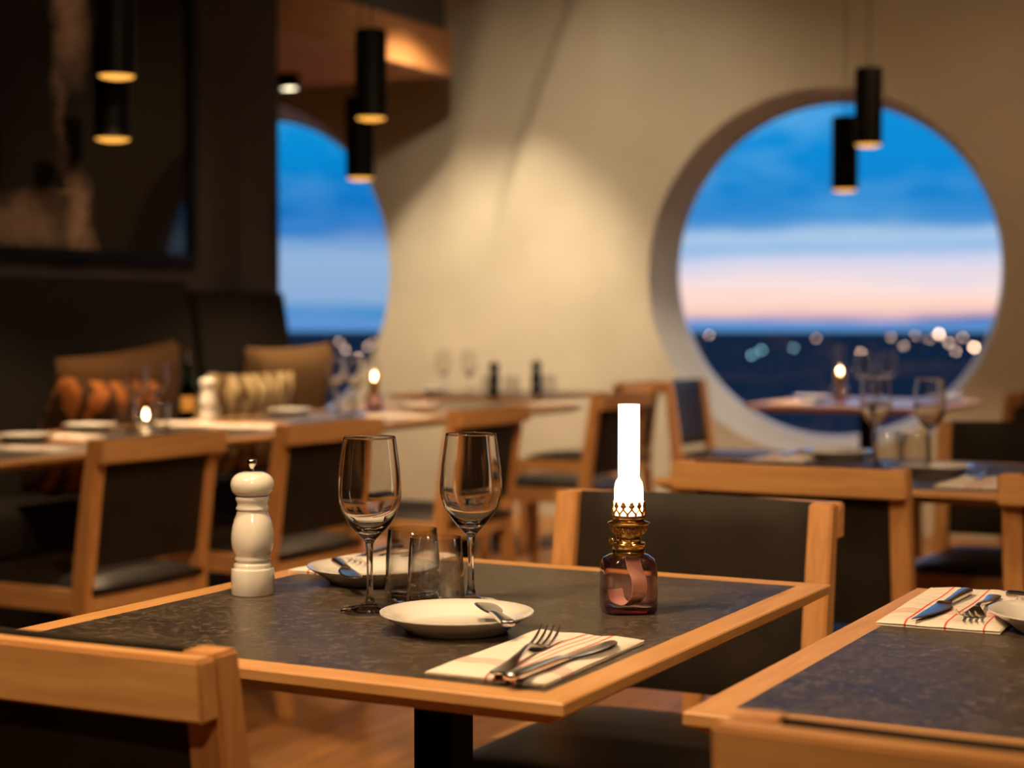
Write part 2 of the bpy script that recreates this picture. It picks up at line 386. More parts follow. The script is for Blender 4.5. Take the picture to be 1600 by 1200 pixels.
for wi, (cx, cz, r, gx, gz, gr) in enumerate(WIN):
    def reveal(bm):
        n = 96; rg = []
        for (x, z, y, rr) in ((cx, cz, Yw, r+.001), (gx, gz, Yw+.3, gr), (gx, gz, Yw+.3, gr+.35), (cx, cz, Yw+.02, r+.35)):
            rg.append([bm.verts.new((x+rr*math.cos(2*PI*k/n), y, z+rr*math.sin(2*PI*k/n))) for k in range(n)])
        for a, b in zip(rg[:3], rg[1:3]):
            for k in range(n): bm.faces.new((a[k], a[(k+1) % n], b[(k+1) % n], b[k]))
    wo_ = struct('window_%d' % (wi+1), reveal, 'reveal', angle=50)
    def pn(bm):
        n = 96
        for y in (Yw+.285,):
            bm.faces.new([bm.verts.new((gx+(gr+.01)*math.cos(2*PI*k/n), y, gz+(gr+.01)*math.sin(2*PI*k/n))) for k in range(n)])
    part('pane', 'pane_%d' % wi, pn, 'pane', wo_, smooth=False)
# ------------------------------------------------------------------ the land far below the tower
def land(bm):
    n = 64; bm.faces.new([bm.verts.new((12500*math.cos(2*PI*k/n), 12500*math.sin(2*PI*k/n), -62)) for k in range(n)])
g = struct('distant_ground', land, 'land', smooth=False)
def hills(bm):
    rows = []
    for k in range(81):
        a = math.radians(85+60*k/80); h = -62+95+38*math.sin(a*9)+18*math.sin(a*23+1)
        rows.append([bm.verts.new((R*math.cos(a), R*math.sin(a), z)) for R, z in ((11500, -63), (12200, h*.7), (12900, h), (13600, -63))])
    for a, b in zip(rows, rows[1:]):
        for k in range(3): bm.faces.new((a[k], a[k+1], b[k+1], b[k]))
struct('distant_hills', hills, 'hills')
spots = [(1467, 520, 'city', 7.0), (1522, 546, 'city', 8.0), (1190, 548, 'city_cool', 2.4), (1175, 556, 'city_cool', 2.0), (1240, 545, 'city_cool', 1.6), (1108, 520, 'city', 1.3), (1345, 552, 'city', 1.4), (1392, 528, 'city', 1.2),  # first two: glowing balls added in place of lamp reflections in the pane
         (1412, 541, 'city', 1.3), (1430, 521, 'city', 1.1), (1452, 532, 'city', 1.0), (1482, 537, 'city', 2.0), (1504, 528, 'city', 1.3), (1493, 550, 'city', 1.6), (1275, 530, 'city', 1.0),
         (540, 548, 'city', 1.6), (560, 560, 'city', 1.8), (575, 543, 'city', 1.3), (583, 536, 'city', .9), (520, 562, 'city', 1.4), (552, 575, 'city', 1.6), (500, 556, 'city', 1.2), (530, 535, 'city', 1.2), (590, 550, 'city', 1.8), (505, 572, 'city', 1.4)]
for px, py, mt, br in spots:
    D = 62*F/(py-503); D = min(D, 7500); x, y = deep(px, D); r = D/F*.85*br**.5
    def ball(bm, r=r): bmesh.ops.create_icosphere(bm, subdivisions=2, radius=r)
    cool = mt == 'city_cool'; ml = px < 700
    o = part('town_light_or_glint', 'town_light_or_glint_%d' % px, ball, mt, loc=(x, y, -62+1.6*r))
    tag(o, ('cool green town light in the dark land below the large round window' if cool else 'warm town light or added glint in the dark land through the %s' % ('half hidden round window' if ml else 'fully visible round window')),
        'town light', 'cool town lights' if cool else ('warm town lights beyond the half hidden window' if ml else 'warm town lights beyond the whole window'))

# ------------------------------------------------------------------ furniture builders
def frame_mesh(bm, W, D, o, z0, z1, bw):
    pass
def make_table(x0, x1, y0, y1, label, group, double=False):
    W, D = x1-x0, y1-y0; hx, hy = W/2, D/2
    t = thing('dining_table', label, 'table', ((x0+x1)/2, (y0+y1)/2, 0), 0, group)
    bw = .036
    def top(bm): box(bm, -hx+bw-.001, hx-bw+.001, -hy+bw-.001, hy-bw+.001, T-.020, T, .0006, 1)
    part('tabletop', 'tabletop_%.3f_%.3f' % (W, D), top, 'stone', t, smooth=False)
    def rail(ax, s):
        def fn(bm):
            # mitred border piece, its underside chamfered inwards
            a, b = (hx, hy) if ax == 'x' else (hy, hx)
            sec = [(b-bw, T), (b-.0015, T), (b, T-.0015), (b, T-.011), (b-.028, T-.027), (b-bw-.02, T-.027), (b-bw-.02, T-.02), (b-bw, T-.02)]
            ends = []
            for e in (-1, 1):
                ring = []
                for q, z in sec:
                    l = a-(b-q)
                    ring.append(bm.verts.new((e*l, s*q, z) if ax == 'x' else (s*q, e*l, z)))
                ends.append(ring)
            n = len(sec)
            for k in range(n): bm.faces.new((ends[0][k], ends[0][(k+1) % n], ends[1][(k+1) % n], ends[1][k]))
            bm.faces.new(ends[0]); bm.faces.new(ends[1])
        return fn
    for ax in 'xy':
        for sg in (-1, 1): part('edge_band', 'edge_%s%d_%.3f_%.3f' % (ax, sg, W, D), rail(ax, sg), 'wood_'+ax, t, smooth=False)
    def col(bm): box(bm, -.026, .026, -.026, .026, .012, T-.03, .002)
    part('pedestal_column', 'pedestal', col, 'black', t, smooth=False)
    def plate_(bm): box(bm, -.16, .16, -.16, .16, T-.033, T-.0265, .002)
    part('mounting_plate', 'mounting_plate', plate_, 'black', t, smooth=False)
    def foot(bm): box(bm, -.22, .22, -.22, .22, 0, .012, .003)
    part('pedestal_base', 'foot', foot, 'black', t, smooth=False)
    return t

CW = .235   # half width of a chair
def make_chair(x, y, rz, label, group=None):
    c = thing('dining_chair', label, 'chair', (x, y, 0), rz, group)
    H = .80
    RK = lambda z: -.052*max(0, (z-.42)/.38)+ .0      # rake of the back: top leans to local -y
    y0 = .052+.0                                       # stile centre line at seat height
    for s in (-1, 1):
        def stile(bm, s=s):
            xo, xi = s*CW, s*(CW-.038)
            rows = []
            for z, yy, hd in ((0, y0-.05, .016), (.38, y0+.002, .021), (.47, y0, .022), (.64, y0-.022, .020), (H, y0-.052+.006, .017)):
                rows.append([bm.verts.new(p) for p in ((xo, yy-hd, z), (xi, yy-hd, z), (xi, yy+hd, z), (xo, yy+hd, z))])
            for a, b in zip(rows, rows[1:]):
                for k in range(4): bm.faces.new((a[k], a[(k+1) % 4], b[(k+1) % 4], b[k]))
            bm.faces.new(rows[0]); bm.faces.new(rows[-1])
            bmesh.ops.recalc_face_normals(bm, faces=bm.faces)
            bmesh.ops.bevel(bm, geom=[e for e in bm.edges if e.calc_face_angle(0) > .6], offset=.003, segments=2, affect='EDGES')
        part('leg', 'stile%d' % s, stile, 'wood_z', c)
        def fleg(bm, s=s):
            hexa(bm, [(s*(CW-.004), .47, 0), (s*(CW-.034), .47, 0), (s*(CW-.034), .50, 0), (s*(CW-.004), .50, 0),
                      (s*CW, .475, .44), (s*(CW-.038), .475, .44), (s*(CW-.038), .515, .44), (s*CW, .515, .44)], .003)
        part('leg', 'fleg%d' % s, fleg, 'wood_z', c)
    def rail(bm):
        n = 12; rows = []
        for i in range(n+1):
            u = -1+2*i/n; x = u*(CW+.002); yb = y0-.052-.011-.007*(1-u*u)
            rows.append([bm.verts.new(p) for p in ((x, yb-.024, H-.0005), (x, yb, H-.0005), (x, yb+.004, H-.056), (x, yb-.020, H-.056))])
        for a, b in zip(rows, rows[1:]):
            for k in range(4): bm.faces.new((a[k], a[(k+1) % 4], b[(k+1) % 4], b[k]))
        bm.faces.new(rows[0]); bm.faces.new(rows[-1]); bmesh.ops.recalc_face_normals(bm, faces=bm.faces)
        bmesh.ops.bevel(bm, geom=[e for e in bm.edges if e.calc_face_angle(0) > .6], offset=.003, segments=2, affect='EDGES')
    part('top_rail', 'top_rail', rail, 'wood_x', c)
    def back(bm):
        n = 14; m = 12; F_, B_ = [], []
        for j in range(m+1):
            v = j/m; z = .490+(H+.0005-.490)*v; zc = y0-.052*max(0, (z-.42)/.38)
            fr, bk = [], []
            for i in range(n+1):
                u = -1+2*i/n; x = u*(CW-.0385)
                ed = (1-abs(u)**6)*(1-abs(2*v-1)**8)
                sag = -.016*(1-u*u)
                fr.append(bm.verts.new((x, zc+.006+.012*ed+sag, z+.003*(1-u*u)*v))); bk.append(bm.verts.new((x, zc-.004+sag*.6-.003*ed, z)))
            F_.append(fr); B_.append(bk)
        for A in (F_, B_):
            for j in range(m):
                for i in range(n): bm.faces.new((A[j][i], A[j][i+1], A[j+1][i+1], A[j+1][i]))
        for j in range(m):
            for i in (0, n): bm.faces.new((F_[j][i], F_[j+1][i], B_[j+1][i], B_[j][i]))
        for i in range(n):
            for j in (0, m): bm.faces.new((F_[j][i], F_[j][i+1], B_[j][i+1], B_[j][i]))
    part('backrest', 'backrest', back, 'leather', c, angle=60)
    for sg in (-1, 1):
        part('seat_rail', 'seat_rail_%d' % sg, lambda bm, sg=sg: box(bm, min(sg*CW, sg*(CW-.024)), max(sg*CW, sg*(CW-.024)), .07, .48, .385, .440, .003), 'wood_y', c, smooth=False)
    part('seat_rail', 'seat_rail_front', lambda bm: box(bm, -CW+.036, CW-.036, .485, .51, .385, .440, .003), 'wood_x', c, smooth=False)
    def backrail(bm):
        n = 12; rows = []
        for i in range(n+1):
            u = -1+2*i/n; x = u*(CW-.036); yy = .038-.022*(1-u*u)
            rows.append([bm.verts.new(p) for p in ((x, yy, .385), (x, yy+.024, .385), (x, yy+.024, .440), (x, yy, .440))])
        for a, b in zip(rows, rows[1:]):
            for k in range(4): bm.faces.new((a[k], a[(k+1) % 4], b[(k+1) % 4], b[k]))
        bm.faces.new(rows[0]); bm.faces.new(rows[-1])
    part('seat_rail', 'seat_rail_back', backrail, 'wood_x', c, angle=30)
    def seat(bm):
        n = 14; TP, BT = [], []
        for j in range(n+1):
            v = j/n; rt, rb = [], []
            for i in range(n+1):
                u = -1+2*i/n; x = u*(CW-.026+.002); yy = .03+.47*v-(.018*(1-u*u) if v < .5 else 0)*(1-2*v)
                ed = (1-abs(u)**8)*(1-abs(2*v-1)**10)
                rt.append(bm.verts.new((x, yy, .443+.022*ed))); rb.append(bm.verts.new((x, yy, .425)))
            TP.append(rt); BT.append(rb)
        for A in (TP, BT):
            for j in range(n):
                for i in range(n): bm.faces.new((A[j][i], A[j][i+1], A[j+1][i+1], A[j+1][i]))
        for j in range(n):
            for i in (0, n): bm.faces.new((TP[j][i], TP[j+1][i], BT[j+1][i], BT[j][i]))
            for k in (0, n): bm.faces.new((TP[k][j], TP[k][j+1], BT[k][j+1], BT[k][j]))
    part('seat', 'seat', seat, 'leather', c, angle=60)
    return c

# ------------------------------------------------------------------ tables and chairs
GT, GW = 'square stone-topped restaurant tables', 'stone-topped tables in a row along the banquette'
make_table(-1.367, -.667, 1.369, 2.158, 'dark stone-topped table with wooden edge carrying the lit pink oil lamp', GT)
make_table(-.562, .14, 1.390, 2.182, 'dark stone-topped table carrying the checked napkin and the cut-off plate', GT)
make_table(-1.46, -.70, 3.44, 4.22, 'stone-topped table carrying two empty wine glasses below the large round window', GT)
make_table(-.60, .14, 3.44, 4.22, 'stone-topped table cut off by the frame edge behind the chair with only one stile showing', GT)
make_table(-2.45, -1.66, 6.72, 7.55, 'small stone-topped table on a black column directly in front of the large round window', GT)
rows = [(2.80, 3.74, 'banquette table beside the rust zebra cushion'), (3.76, 4.70, 'banquette table carrying the white pepper mill'),
        (4.72, 5.66, 'banquette table beside the taupe cushion and the dark wall end'), (5.68, 6.40, 'last banquette table, ending before the pale wall between the windows')]
for a, b, l in rows: make_table(-3.733, -3.033, a, b, 'stone-topped '+l, GW)
make_table(-4.30, -3.52, 6.92, 7.72, 'stone-topped table against the pale wall with two black mills on it', GT)

GC = 'wood-framed dining chairs with dark leather'
CY = .0  # chair origin is the back plane
make_chair(-1.0225, 2.575, PI, 'dark leather chair with wooden stiles, its padded front facing the camera behind the oil lamp', GC)
make_chair(-1.125, 1.17, 0, 'wooden chair cut off at the bottom frame corner below the white pepper mill', GC)
make_chair(-.195, 1.155, 0, 'wooden chair showing only its blurred top rail below the checked napkin table', GC)
make_chair(-1.085, 3.235, 0, 'wooden chair seen from behind between the oil lamp chair and the two blurred wine glasses', GC)
make_chair(-.44, 3.225, 0, 'wooden chair at the frame edge showing only its top corner and one stile', GC)
make_chair(-.955, 4.86, PI, 'leather chair facing the camera on the far side of the table with blurred wine glasses', GC)
make_chair(-2.755, 3.37, PI/2, 'first wooden chair at the banquette tables, in front of the rust zebra cushion', GC)
make_chair(-2.72, 4.075, PI/2, 'second wooden chair at the banquette tables, behind the nearer white pepper mill and wine glass', GC)
make_chair(-2.685, 4.955, PI/2, 'third wooden chair at the banquette tables, behind the second clear wine glass', GC)
make_chair(-2.745, 6.145, PI/2, 'wooden chair at the end of the banquette tables, just behind the lamp chimney', GC)
make_chair(-3.20, 7.36, PI/2, 'small blurred wooden chair at the table against the pale wall, beside the window table chair', GC)
make_chair(-3.12, 7.72, -PI/2, 'blurred wooden chair catching blue light at the rim of the large round window', GC)
make_chair(-1.42, 7.20, PI/2, 'blurred wooden chair at the frame edge on the far side of the window table', GC)

# ------------------------------------------------------------------ banquette and its cushions
bq = thing('banquette_bench', 'long dark upholstered banquette bench along the dark wall under the picture', 'bench', (-4.31, 3.0, 0))
def bseat(bm): box(bm, -.24, .30, -3.0, 3.30, .30, .47, .03, 3)
part('seat', 'bench_seat', bseat, 'bench', bq)
def bbase(bm): box(bm, -.24, .24, -3.0, 3.28, 0, .30, .004)
part('base', 'bench_base', bbase, 'bench', bq, smooth=False)
for a, b, h, k in ((-3.0, 2.64, 1.245, 'a'), (2.67, 3.32, 1.21, 'b')):
    def bback(bm, a=a, b=b, h=h): hexa(bm, [(-.235, a, .45), (-.02, a, .45), (-.02, b, .45), (-.235, b, .45), (-.235, a, h), (-.13, a, h), (-.13, b-.02, h), (-.235, b-.02, h)], .02, 3)
    part('back_panel', 'bench_back_'+k, bback, 'bench', bq)
def pillow_fn(w_, h_, d_):
    def fn(bm):
        n = 16; A, B = [], []
        for j in range(n+1):
            ra, rb = [], []
            for i in range(n+1):
                u, v = -1+2*i/n, -1+2*j/n
                sx = 1-.07*(1-abs(v)**2)*abs(u)**3; sz = 1-.07*(1-abs(u)**2)*abs(v)**3
                t = (max(0, (1-u**4)*(1-v**4)))**.5
                x, z = u*w_/2*sx, v*h_/2*sz
                ra.append(bm.verts.new((x, d_/2*t, z)))
                rb.append(ra[-1] if t < 1e-6 else bm.verts.new((x, -d_/2*t, z)))
            A.append(ra); B.append(rb)
        for G in (A, B):
            for j in range(n):
                for i in range(n): bm.faces.new((G[j][i], G[j][i+1], G[j+1][i+1], G[j+1][i]))
    return fn
def cushion(x, y, z, rz, tilt, roll, mat, wid, size, label):
    o = part('cushion', 'cushion_%s' % mat, pillow_fn(wid, size, .15), mat)
    o.location = (x, y, z); o.rotation_euler = Matrix.Rotation(rz, 4, 'Z').to_3x3().to_4x4().__matmul__(Matrix.Rotation(tilt, 4, 'X')).__matmul__(Matrix.Rotation(roll, 4, 'Y')).to_euler()
    tag(o, label, 'cushion', 'throw cushions on the banquette')
# local y is the cushion's thickness; faces +x when turned by -90 degrees
cushion(-4.145, 4.83, .745, -PI/2, -.22, .10, 'cush_brown', .66, .50, 'plain brown cushion leaning on the banquette below the picture')
cushion(-3.93, 4.47, .70, -PI/2, -.42, -.06, 'cush_rust', .52, .42, 'rust and black zebra patterned cushion on the banquette')
cushion(-4.145, 5.86, .745, -PI/2, -.22, .03, 'cush_taupe', .62, .50, 'plain taupe cushion at the end of the banquette next to the window opening')
cushion(-3.94, 5.28, .70, -PI/2, -.40, .0, 'cush_cream', .54, .42, 'cream patterned cushion behind the blurred white pepper mill')

# ------------------------------------------------------------------ framed picture
pic = thing('framed_picture', 'large glazed black and white photograph in a dark frame on the dark wall', 'picture', (Xl+.001, 4.82, 1.311))
for i, q in enumerate(((-1.0, -.955, 0, 1.5), (.935, .98, 0, 1.5), (-.955, .935, 0, .045), (-.955, .935, 1.455, 1.5))):
    part('frame_bar', 'picture_frame_%d' % i, lambda bm, q=q: box(bm, 0, .035, *q, .002), 'black', pic, smooth=False)
def picmat():
    m, nt, b = newmat('monochrome_print_under_glass'); tc = N(nt, 'ShaderNodeTexCoord')
    n = N(nt, 'ShaderNodeTexNoise'); setin(n, Scale=5.0, Detail=4.0, Roughness=.6); L(nt, tc.outputs['Object'], n.inputs[0])
    v = N(nt, 'ShaderNodeVectorMath', operation='MULTIPLY_ADD'); L(nt, n.outputs[1], v.inputs[0]); v.inputs[1].default_value = (.22, .22, .22); L(nt, tc.outputs['Object'], v.inputs[2])
    tot = None
    for (cy, cz, ry, rz, st) in ((.24, .95, .085, .25, .6), (.18, .56, .03, .26, .3), (.33, .93, .02, .10, .3), (.02, .12, .24, .11, .6), (.27, .16, .075, .17, 1.0), (.31, .07, .08, .08, .8)):
        mm = N(nt, 'ShaderNodeVectorMath', operation='SUBTRACT'); L(nt, v.outputs[0], mm.inputs[0]); mm.inputs[1].default_value = (0, cy+.11, cz+.11)
        s = N(nt, 'ShaderNodeVectorMath', operation='MULTIPLY'); L(nt, mm.outputs[0], s.inputs[0]); s.inputs[1].default_value = (0, 1/ry, 1/rz)
        l = N(nt, 'ShaderNodeVectorMath', operation='LENGTH'); L(nt, s.outputs[0], l.inputs[0])
        q = mathn(nt, 'MULTIPLY', mathn(nt, 'SUBTRACT', 1.35, l.outputs['Value'], clamp=True), st)
        tot = q if tot is None else mathn(nt, 'MAXIMUM', tot, q)
    n2 = N(nt, 'ShaderNodeTexNoise'); setin(n2, Scale=11.0, Detail=5.0, Roughness=.7, Distortion=1.5); L(nt, tc.outputs['Object'], n2.inputs[0])
    tot = mathn(nt, 'MULTIPLY', tot, ramp(nt, n2.outputs[0], [(.3, (.35, .35, .35)), (.6, (1, 1, 1))]))
    L(nt, mixc(nt, tot, (.006, .005, .005), (.40, .26, .185)), b.inputs['Base Color']); setin(b, Roughness=.03)
    b.inputs['Specular IOR Level'].default_value = .5; return m
M['print'] = picmat()
part('print', 'print', lambda bm: box(bm, .004, .018, -.957, .937, .043, 1.457), 'print', pic, smooth=False)

# ------------------------------------------------------------------ lamps
def light(parent, kind, power, col, loc, size=.03, angle=None, blend=.5, rot=None):
    d = bpy.data.lights.new('lamp_light', kind); d.energy = power; d.color = col; d.shadow_soft_size = size
    if kind == 'SPOT': d.spot_size = angle; d.spot_blend = blend
    o = bpy.data.objects.new('lamp_light', d); COL.objects.link(o); o.parent = parent; o.location = loc
    if rot: o.rotation_euler = rot
    return o
WARM = (1.0, .66, .36); WALLW = (1.0, .81, .55)
def pendant(px, Z, zb, label, power=55, xy=None, h=.32, r=.058, group='black cylinder pendant lamps'):
    x, y = xy or deep(px, Z)
    p = thing('pendant_lamp', label, 'pendant lamp', (x, y, zb), 0, group)
    def shade(bm): lathe(bm, [(0, h), (r-.004, h), (r, h-.004), (r, 0), (r-.003, 0), (r-.003, h-.03), (0, h-.03)], 40)
    part('shade', 'pendant_shade_%.2f' % h, shade, 'black', p)
    def inner(bm): lathe(bm, [(0, -.010), (r*.5, -.008), (r*.85, -.003), (r-.0035, .002)], 40)
    part('diffuser', 'open_diffuser', inner, 'bulb', p)
    def cord(bm): tube(bm, [(0, 0, h), (0, 0, CH-zb-.02)], .003, 6)
    part('ceiling_rose', 'rose_%.3f' % zb, lambda bm: lathe(bm, [(0, CH-zb-.025), (.04, CH-zb-.025), (.04, CH-zb), (0, CH-zb)], 24), 'black', p)
    part('cord', 'cord_%.3f' % zb, cord, 'black', p, smooth=False)
    light(p, 'SPOT', power, WARM, (0, 0, -.022), .03, math.radians(116), .5)
    return p
pendant(186, 5.25, 1.82, 'higher black pendant of the pair in front of the picture', 45)
pendant(179, 5.48, 1.655, 'lower black pendant of the pair in front of the picture', 45)
pendant(581, 6.33, 1.82, 'higher black pendant of the pair between picture wall and pale wall', 45)
pendant(564, 6.97, 1.655, 'lower black pendant of the pair between picture wall and pale wall', 45)
pendant(1354, 7.28, 1.82, 'higher black pendant of the pair in front of the large round window', 40)
pendant(1318, 7.59, 1.655, 'lower black pendant of the pair in front of the large round window', 40)
pendant(0, 0, 1.86, 'unseen black pendant added above the table with the pink oil lamp', 40, (-1.10, 1.55))  # outside the view, put in to light this table from above
def ceiling_spot(x, y, z, target, power, angle, label, r=.055, h=.14, blend=.4, col=WARM, grp='ceiling spotlights lighting the dining room'):
    s = thing('ceiling_spotlight', label, 'spotlight', (x, y, z), 0, grp)
    d = Vector(target)-Vector((x, y, z)); q = (-d).to_track_quat('Z', 'Y')
    def can(bm): lathe(bm, [(0, h), (r-.004, h), (r, h-.004), (r, 0), (r-.004, 0), (r-.004, .04), (0, .04)], 32)
    c = part('housing', 'spot_housing_%.3f' % r, can, 'black', s)
    bl = part('lens', 'open_spot_lens_%.3f' % r, lambda bm: lathe(bm, [(0, .012), (r-.0045, .012)], 32), 'ceiling_lens' if z > 2.4 else 'spot_bulb', s)
    st = part('stem', 'spot_stem_%.2f' % z, lambda bm: tube(bm, [(0, 0, h*.6), (0, 0, (CH if z > 2.4 else 2.38)-z)], .008, 8), 'black', s, smooth=False)
    for o in (c, bl): o.rotation_mode = 'QUATERNION'; o.rotation_quaternion = q
    l = light(s, 'SPOT', power, col, q @ Vector((0, 0, -.01)), .05, angle, blend); l.rotation_mode = 'QUATERNION'; l.rotation_quaternion = q
    return s
x, y = deep(454, 9.15)
ceiling_spot(x, y, 2.30, (x+.15, y-.05, .2), 40, math.radians(100), 'lit cylinder spotlight under the wooden bulkhead above the half hidden window', .058, .13, grp='spotlight under the bulkhead')
R = math.radians
ceiling_spot(-3.6, 6.3, 2.80, (-3.9, 8.6, 1.3), 130, R(86), 'black ceiling spotlight washing the pale wall between the windows', blend=1, col=WALLW)
ceiling_spot(-4.10, 7.20, 2.86, (-4.9, 8.6, -.3), 300, R(76), 'black ceiling spotlight close to the pale wall beside the half hidden window', blend=.7, col=WALLW)
ceiling_spot(-1.3, 6.4, 2.80, (-2.2, 8.6, .9), 60, R(100), 'unseen fill spotlight added above the window table', blend=1)  # unseen lamp, added as soft fill on the window wall
ceiling_spot(-1.6, .3, 2.80, (-1.15, 1.7, .74), 190, R(56), 'black ceiling spotlight aimed at the table with the pink oil lamp', blend=.7)
ceiling_spot(.6, -.9, 2.80, (-.7, 1.3, .6), 120, R(55), 'black ceiling spotlight behind the viewer aimed at the chair backs', blend=.7)
ceiling_spot(1.2, 1.0, 2.80, (-.3, 2.0, .6), 70, R(90), 'black ceiling spotlight aimed at the table with the checked napkin', blend=.8)  # fill lamp put in out of view for the neighbouring table
ceiling_spot(-.9, 1.9, 2.80, (-2.7, 3.9, .5), 150, R(70), 'unseen fill spotlight added for the banquette chairs', blend=.8)  # extra fill for the chair row, no such lamp in view
ceiling_spot(.1, 2.4, 2.80, (-.9, 3.5, .5), 90, R(75), 'unseen fill spotlight added for the table with blurred wine glasses', blend=.8)  # added out of view as fill for this table and its glasses
ceiling_spot(-1.4, 4.2, 2.80, (-2.8, 5.6, .5), 90, R(80), 'unseen fill spotlight added above the far end of the banquette tables', blend=.8)  # unseen fill, added for the far chairs and tables
ceiling_spot(-3.2, 4.4, 2.80, (-4.56, 5.0, 1.7), 40, R(56), 'unseen spotlight added to brighten the framed picture', blend=.8)  # put in only to brighten the print

# ------------------------------------------------------------------ oil lamp
def oil_lamp(x, y, label, clear=False, rot=.25):
    l = thing('oil_lamp', label, 'oil lamp', (x, y, T), rot, 'glass oil lamps on the tables')
    K = 3.6
    out = [(0, 0), (.028, 0), (.0315, .0015), (.0332, .005), (.0334, .02), (.0332, .045), (.0325, .056), (.0290, .0630), (.0225, .0672), (.0175, .0685)]
    inn = [(.0162, .0672), (.0215, .0650), (.0275, .0610), (.0305, .0550), (.0313, .045), (.0314, .02), (.030, .0085), (.026, .0062), (0, .006)]
    part('thick_base', 'lamp_base', lambda bm: lathe(bm, [(0, .0010), (.027, .0010), (.0300, .0028), (.0303, .0055), (.024, .0058), (0, .0058)], 64, power=3.6), 'magenta', l)
    def bottle(bm):
        n = 64; prof = out+inn; rings = []
        for r, z in prof:
            if r < 1e-6: rings.append([bm.verts.new((0, 0, z))]); continue
            # squarish body that turns round at the neck
            k2 = K if z < .055 else K-(K-2)*min(1, (z-.055)/.012)
            rr = r*.965 if z < .06 else r; ring = []
            for i in range(n):
                a = 2*PI*i/n; ca, sa = math.cos(a), math.sin(a); k = (abs(ca)**k2+abs(sa)**k2)**(-1/k2); ring.append(bm.verts.new((rr*k*ca, rr*k*sa, z)))
            rings.append(ring)
        for a, b in zip(rings, rings[1:]):
            for i in range(n):
                j = (i+1) % n
                if len(a) == 1: bm.faces.new((a[0], b[i], b[j]))
                elif len(b) == 1: bm.faces.new((a[i], a[j], b[0]))
                else: bm.faces.new((a[i], a[j], b[j], b[i]))
    part('bottle', 'lamp_bottle', bottle, 'pink', l)
    def wick(bm):
        P = spline([(.006, .069), (.010, .054), (.019, .038), (.018, .021), (.005, .0095), (-.010, .0085), (-.020, .012), (-.0245, .023)], 8)
        A = [[bm.verts.new((px_+dx, w_, pz)) for w_ in (-.011, .011) for dx in (-.0006, .0006)] for px_, pz in P]
        for a, b in zip(A, A[1:]):
            for q in ((0, 1), (1, 3), (3, 2), (2, 0)): bm.faces.new((a[q[0]], a[q[1]], b[q[1]], b[q[0]]))
        bm.faces.new((A[0][0], A[0][1], A[0][3], A[0][2])); bm.faces.new((A[-1][0], A[-1][1], A[-1][3], A[-1][2]))
    wk = part('wick', 'lamp_wick', wick, 'wick', l, rot=(0, 0, -1.05))
    def thread(bm):
        P = spline([(.006, .069), (.010, .054), (.019, .038), (.018, .021), (.005, .0095)], 12)
        for i, (a, b) in enumerate(zip(P, P[1:])):
            if i % 2 == 0: tube(bm, [(a[0]-.0012, -.003, a[1]), (b[0]-.0012, -.003, b[1])], .0006, 6)
    part('thread', 'lamp_thread', thread, 'thread', wk, smooth=False)
    def collar(bm): lathe(bm, [(0, .0660), (.0165, .0660), (.0190, .0690), (.0196, .0705), (.0192, .0715), (.0192, .0790), (.0198, .0800), (.0192, .0812), (.0150, .0816), (.0142, .0830), (.0148, .0860), (.0142, .0880), (0, .0880)], 48)
    part('collar', 'lamp_collar', collar, 'brass', l)
    def burner(bm):
        lathe(bm, [(0, .0882), (.0150, .0882), (.0160, .0900), (.0170, .0925), (.0186, .0960), (.0205, .0995), (.0232, .1018), (.0248, .1032), (.0250, .1042), (.0235, .1052), (.0205, .1060), (.0186, .1070), (.0180, .1085), (.0184, .1100), (.0186, .1115), (.0180, .1120), (0, .1120)], 64)
    part('burner', 'lamp_burner', burner, 'brass', l)
    def lattice(bm):                                 # pierced band: scrolls standing proud of the burner bowl
        n = 18
        for i in range(n):
            a = 2*PI*i/n; pts = []
            for k in range(9):
                t = 2*PI*k/8; aa = a+.12*math.cos(t); z = .0955+.0036*math.sin(t); r = .0176+(z-.0915)*.62
                pts.append((r*math.cos(aa), r*math.sin(aa), z))
            tube(bm, pts, .00075, 5, False)
    part('pierced_band', 'lamp_lattice', lattice, 'brass_dark', l)
    kn = part('wick_knob', 'lamp_knob', lambda bm: (lathe(bm, [(0, 0), (.0045, 0), (.005, .0006), (.005, .0022), (.0045, .0028), (0, .0028)], 20), lathe(bm, [(0, 0), (.0012, 0), (.0012, -.012), (0, -.012)], 10)), 'brass', l)
    kn.location = (-.020, -.008, .0835); kn.rotation_euler = (0, -PI/2, .4)
    def gallery(bm):
        n = 12; R_ = .0188
        def pt(a, z, rr=R_): return (rr*math.cos(a), rr*math.sin(a), z)
        lathe(bm, [(R_-.0006, .1105), (R_+.0006, .1105), (R_+.0008, .1135), (R_-.0006, .1135)], 48, close=True)
        for i in range(n):
            a = 2*PI*i/n; h = PI/n
            for s in (-1, 1):                        # crossing ogee strips
                tube(bm, [pt(a+s*h, .1135), pt(a+s*h*.85, .1165), pt(a+s*h*.35, .1190), pt(a, .1215), pt(a-s*h*.22, .1235)], .0012, 6)
            # trefoil tip
            for da, z, r_ in ((0, .1275, .0013), (-.075, .1248, .0012), (.075, .1248, .0012), (0, .1240, .0014)):
                m_ = Matrix.Translation(pt(a+da, z)) @ Matrix.Rotation(a, 4, 'Z') @ Matrix.Scale(.5, 4, (1, 0, 0))
                bmesh.ops.create_uvsphere(bm, u_segments=8, v_segments=6, radius=r_*1.9, matrix=m_)
    part('gallery', 'lamp_gallery', gallery, 'brass_dark', l)
    prof = [(.0168, .1125), (.0170, .130), (.0168, .146), (.0158, .1515), (.0132, .1560), (.0123, .1590), (.0128, .1635), (.0130, .175), (.0129, .2430), (.0122, .2432)]
    part('chimney', 'lamp_chimney', lambda bm: lathe(bm, prof, 48), 'thin' if clear else 'chimney', l)
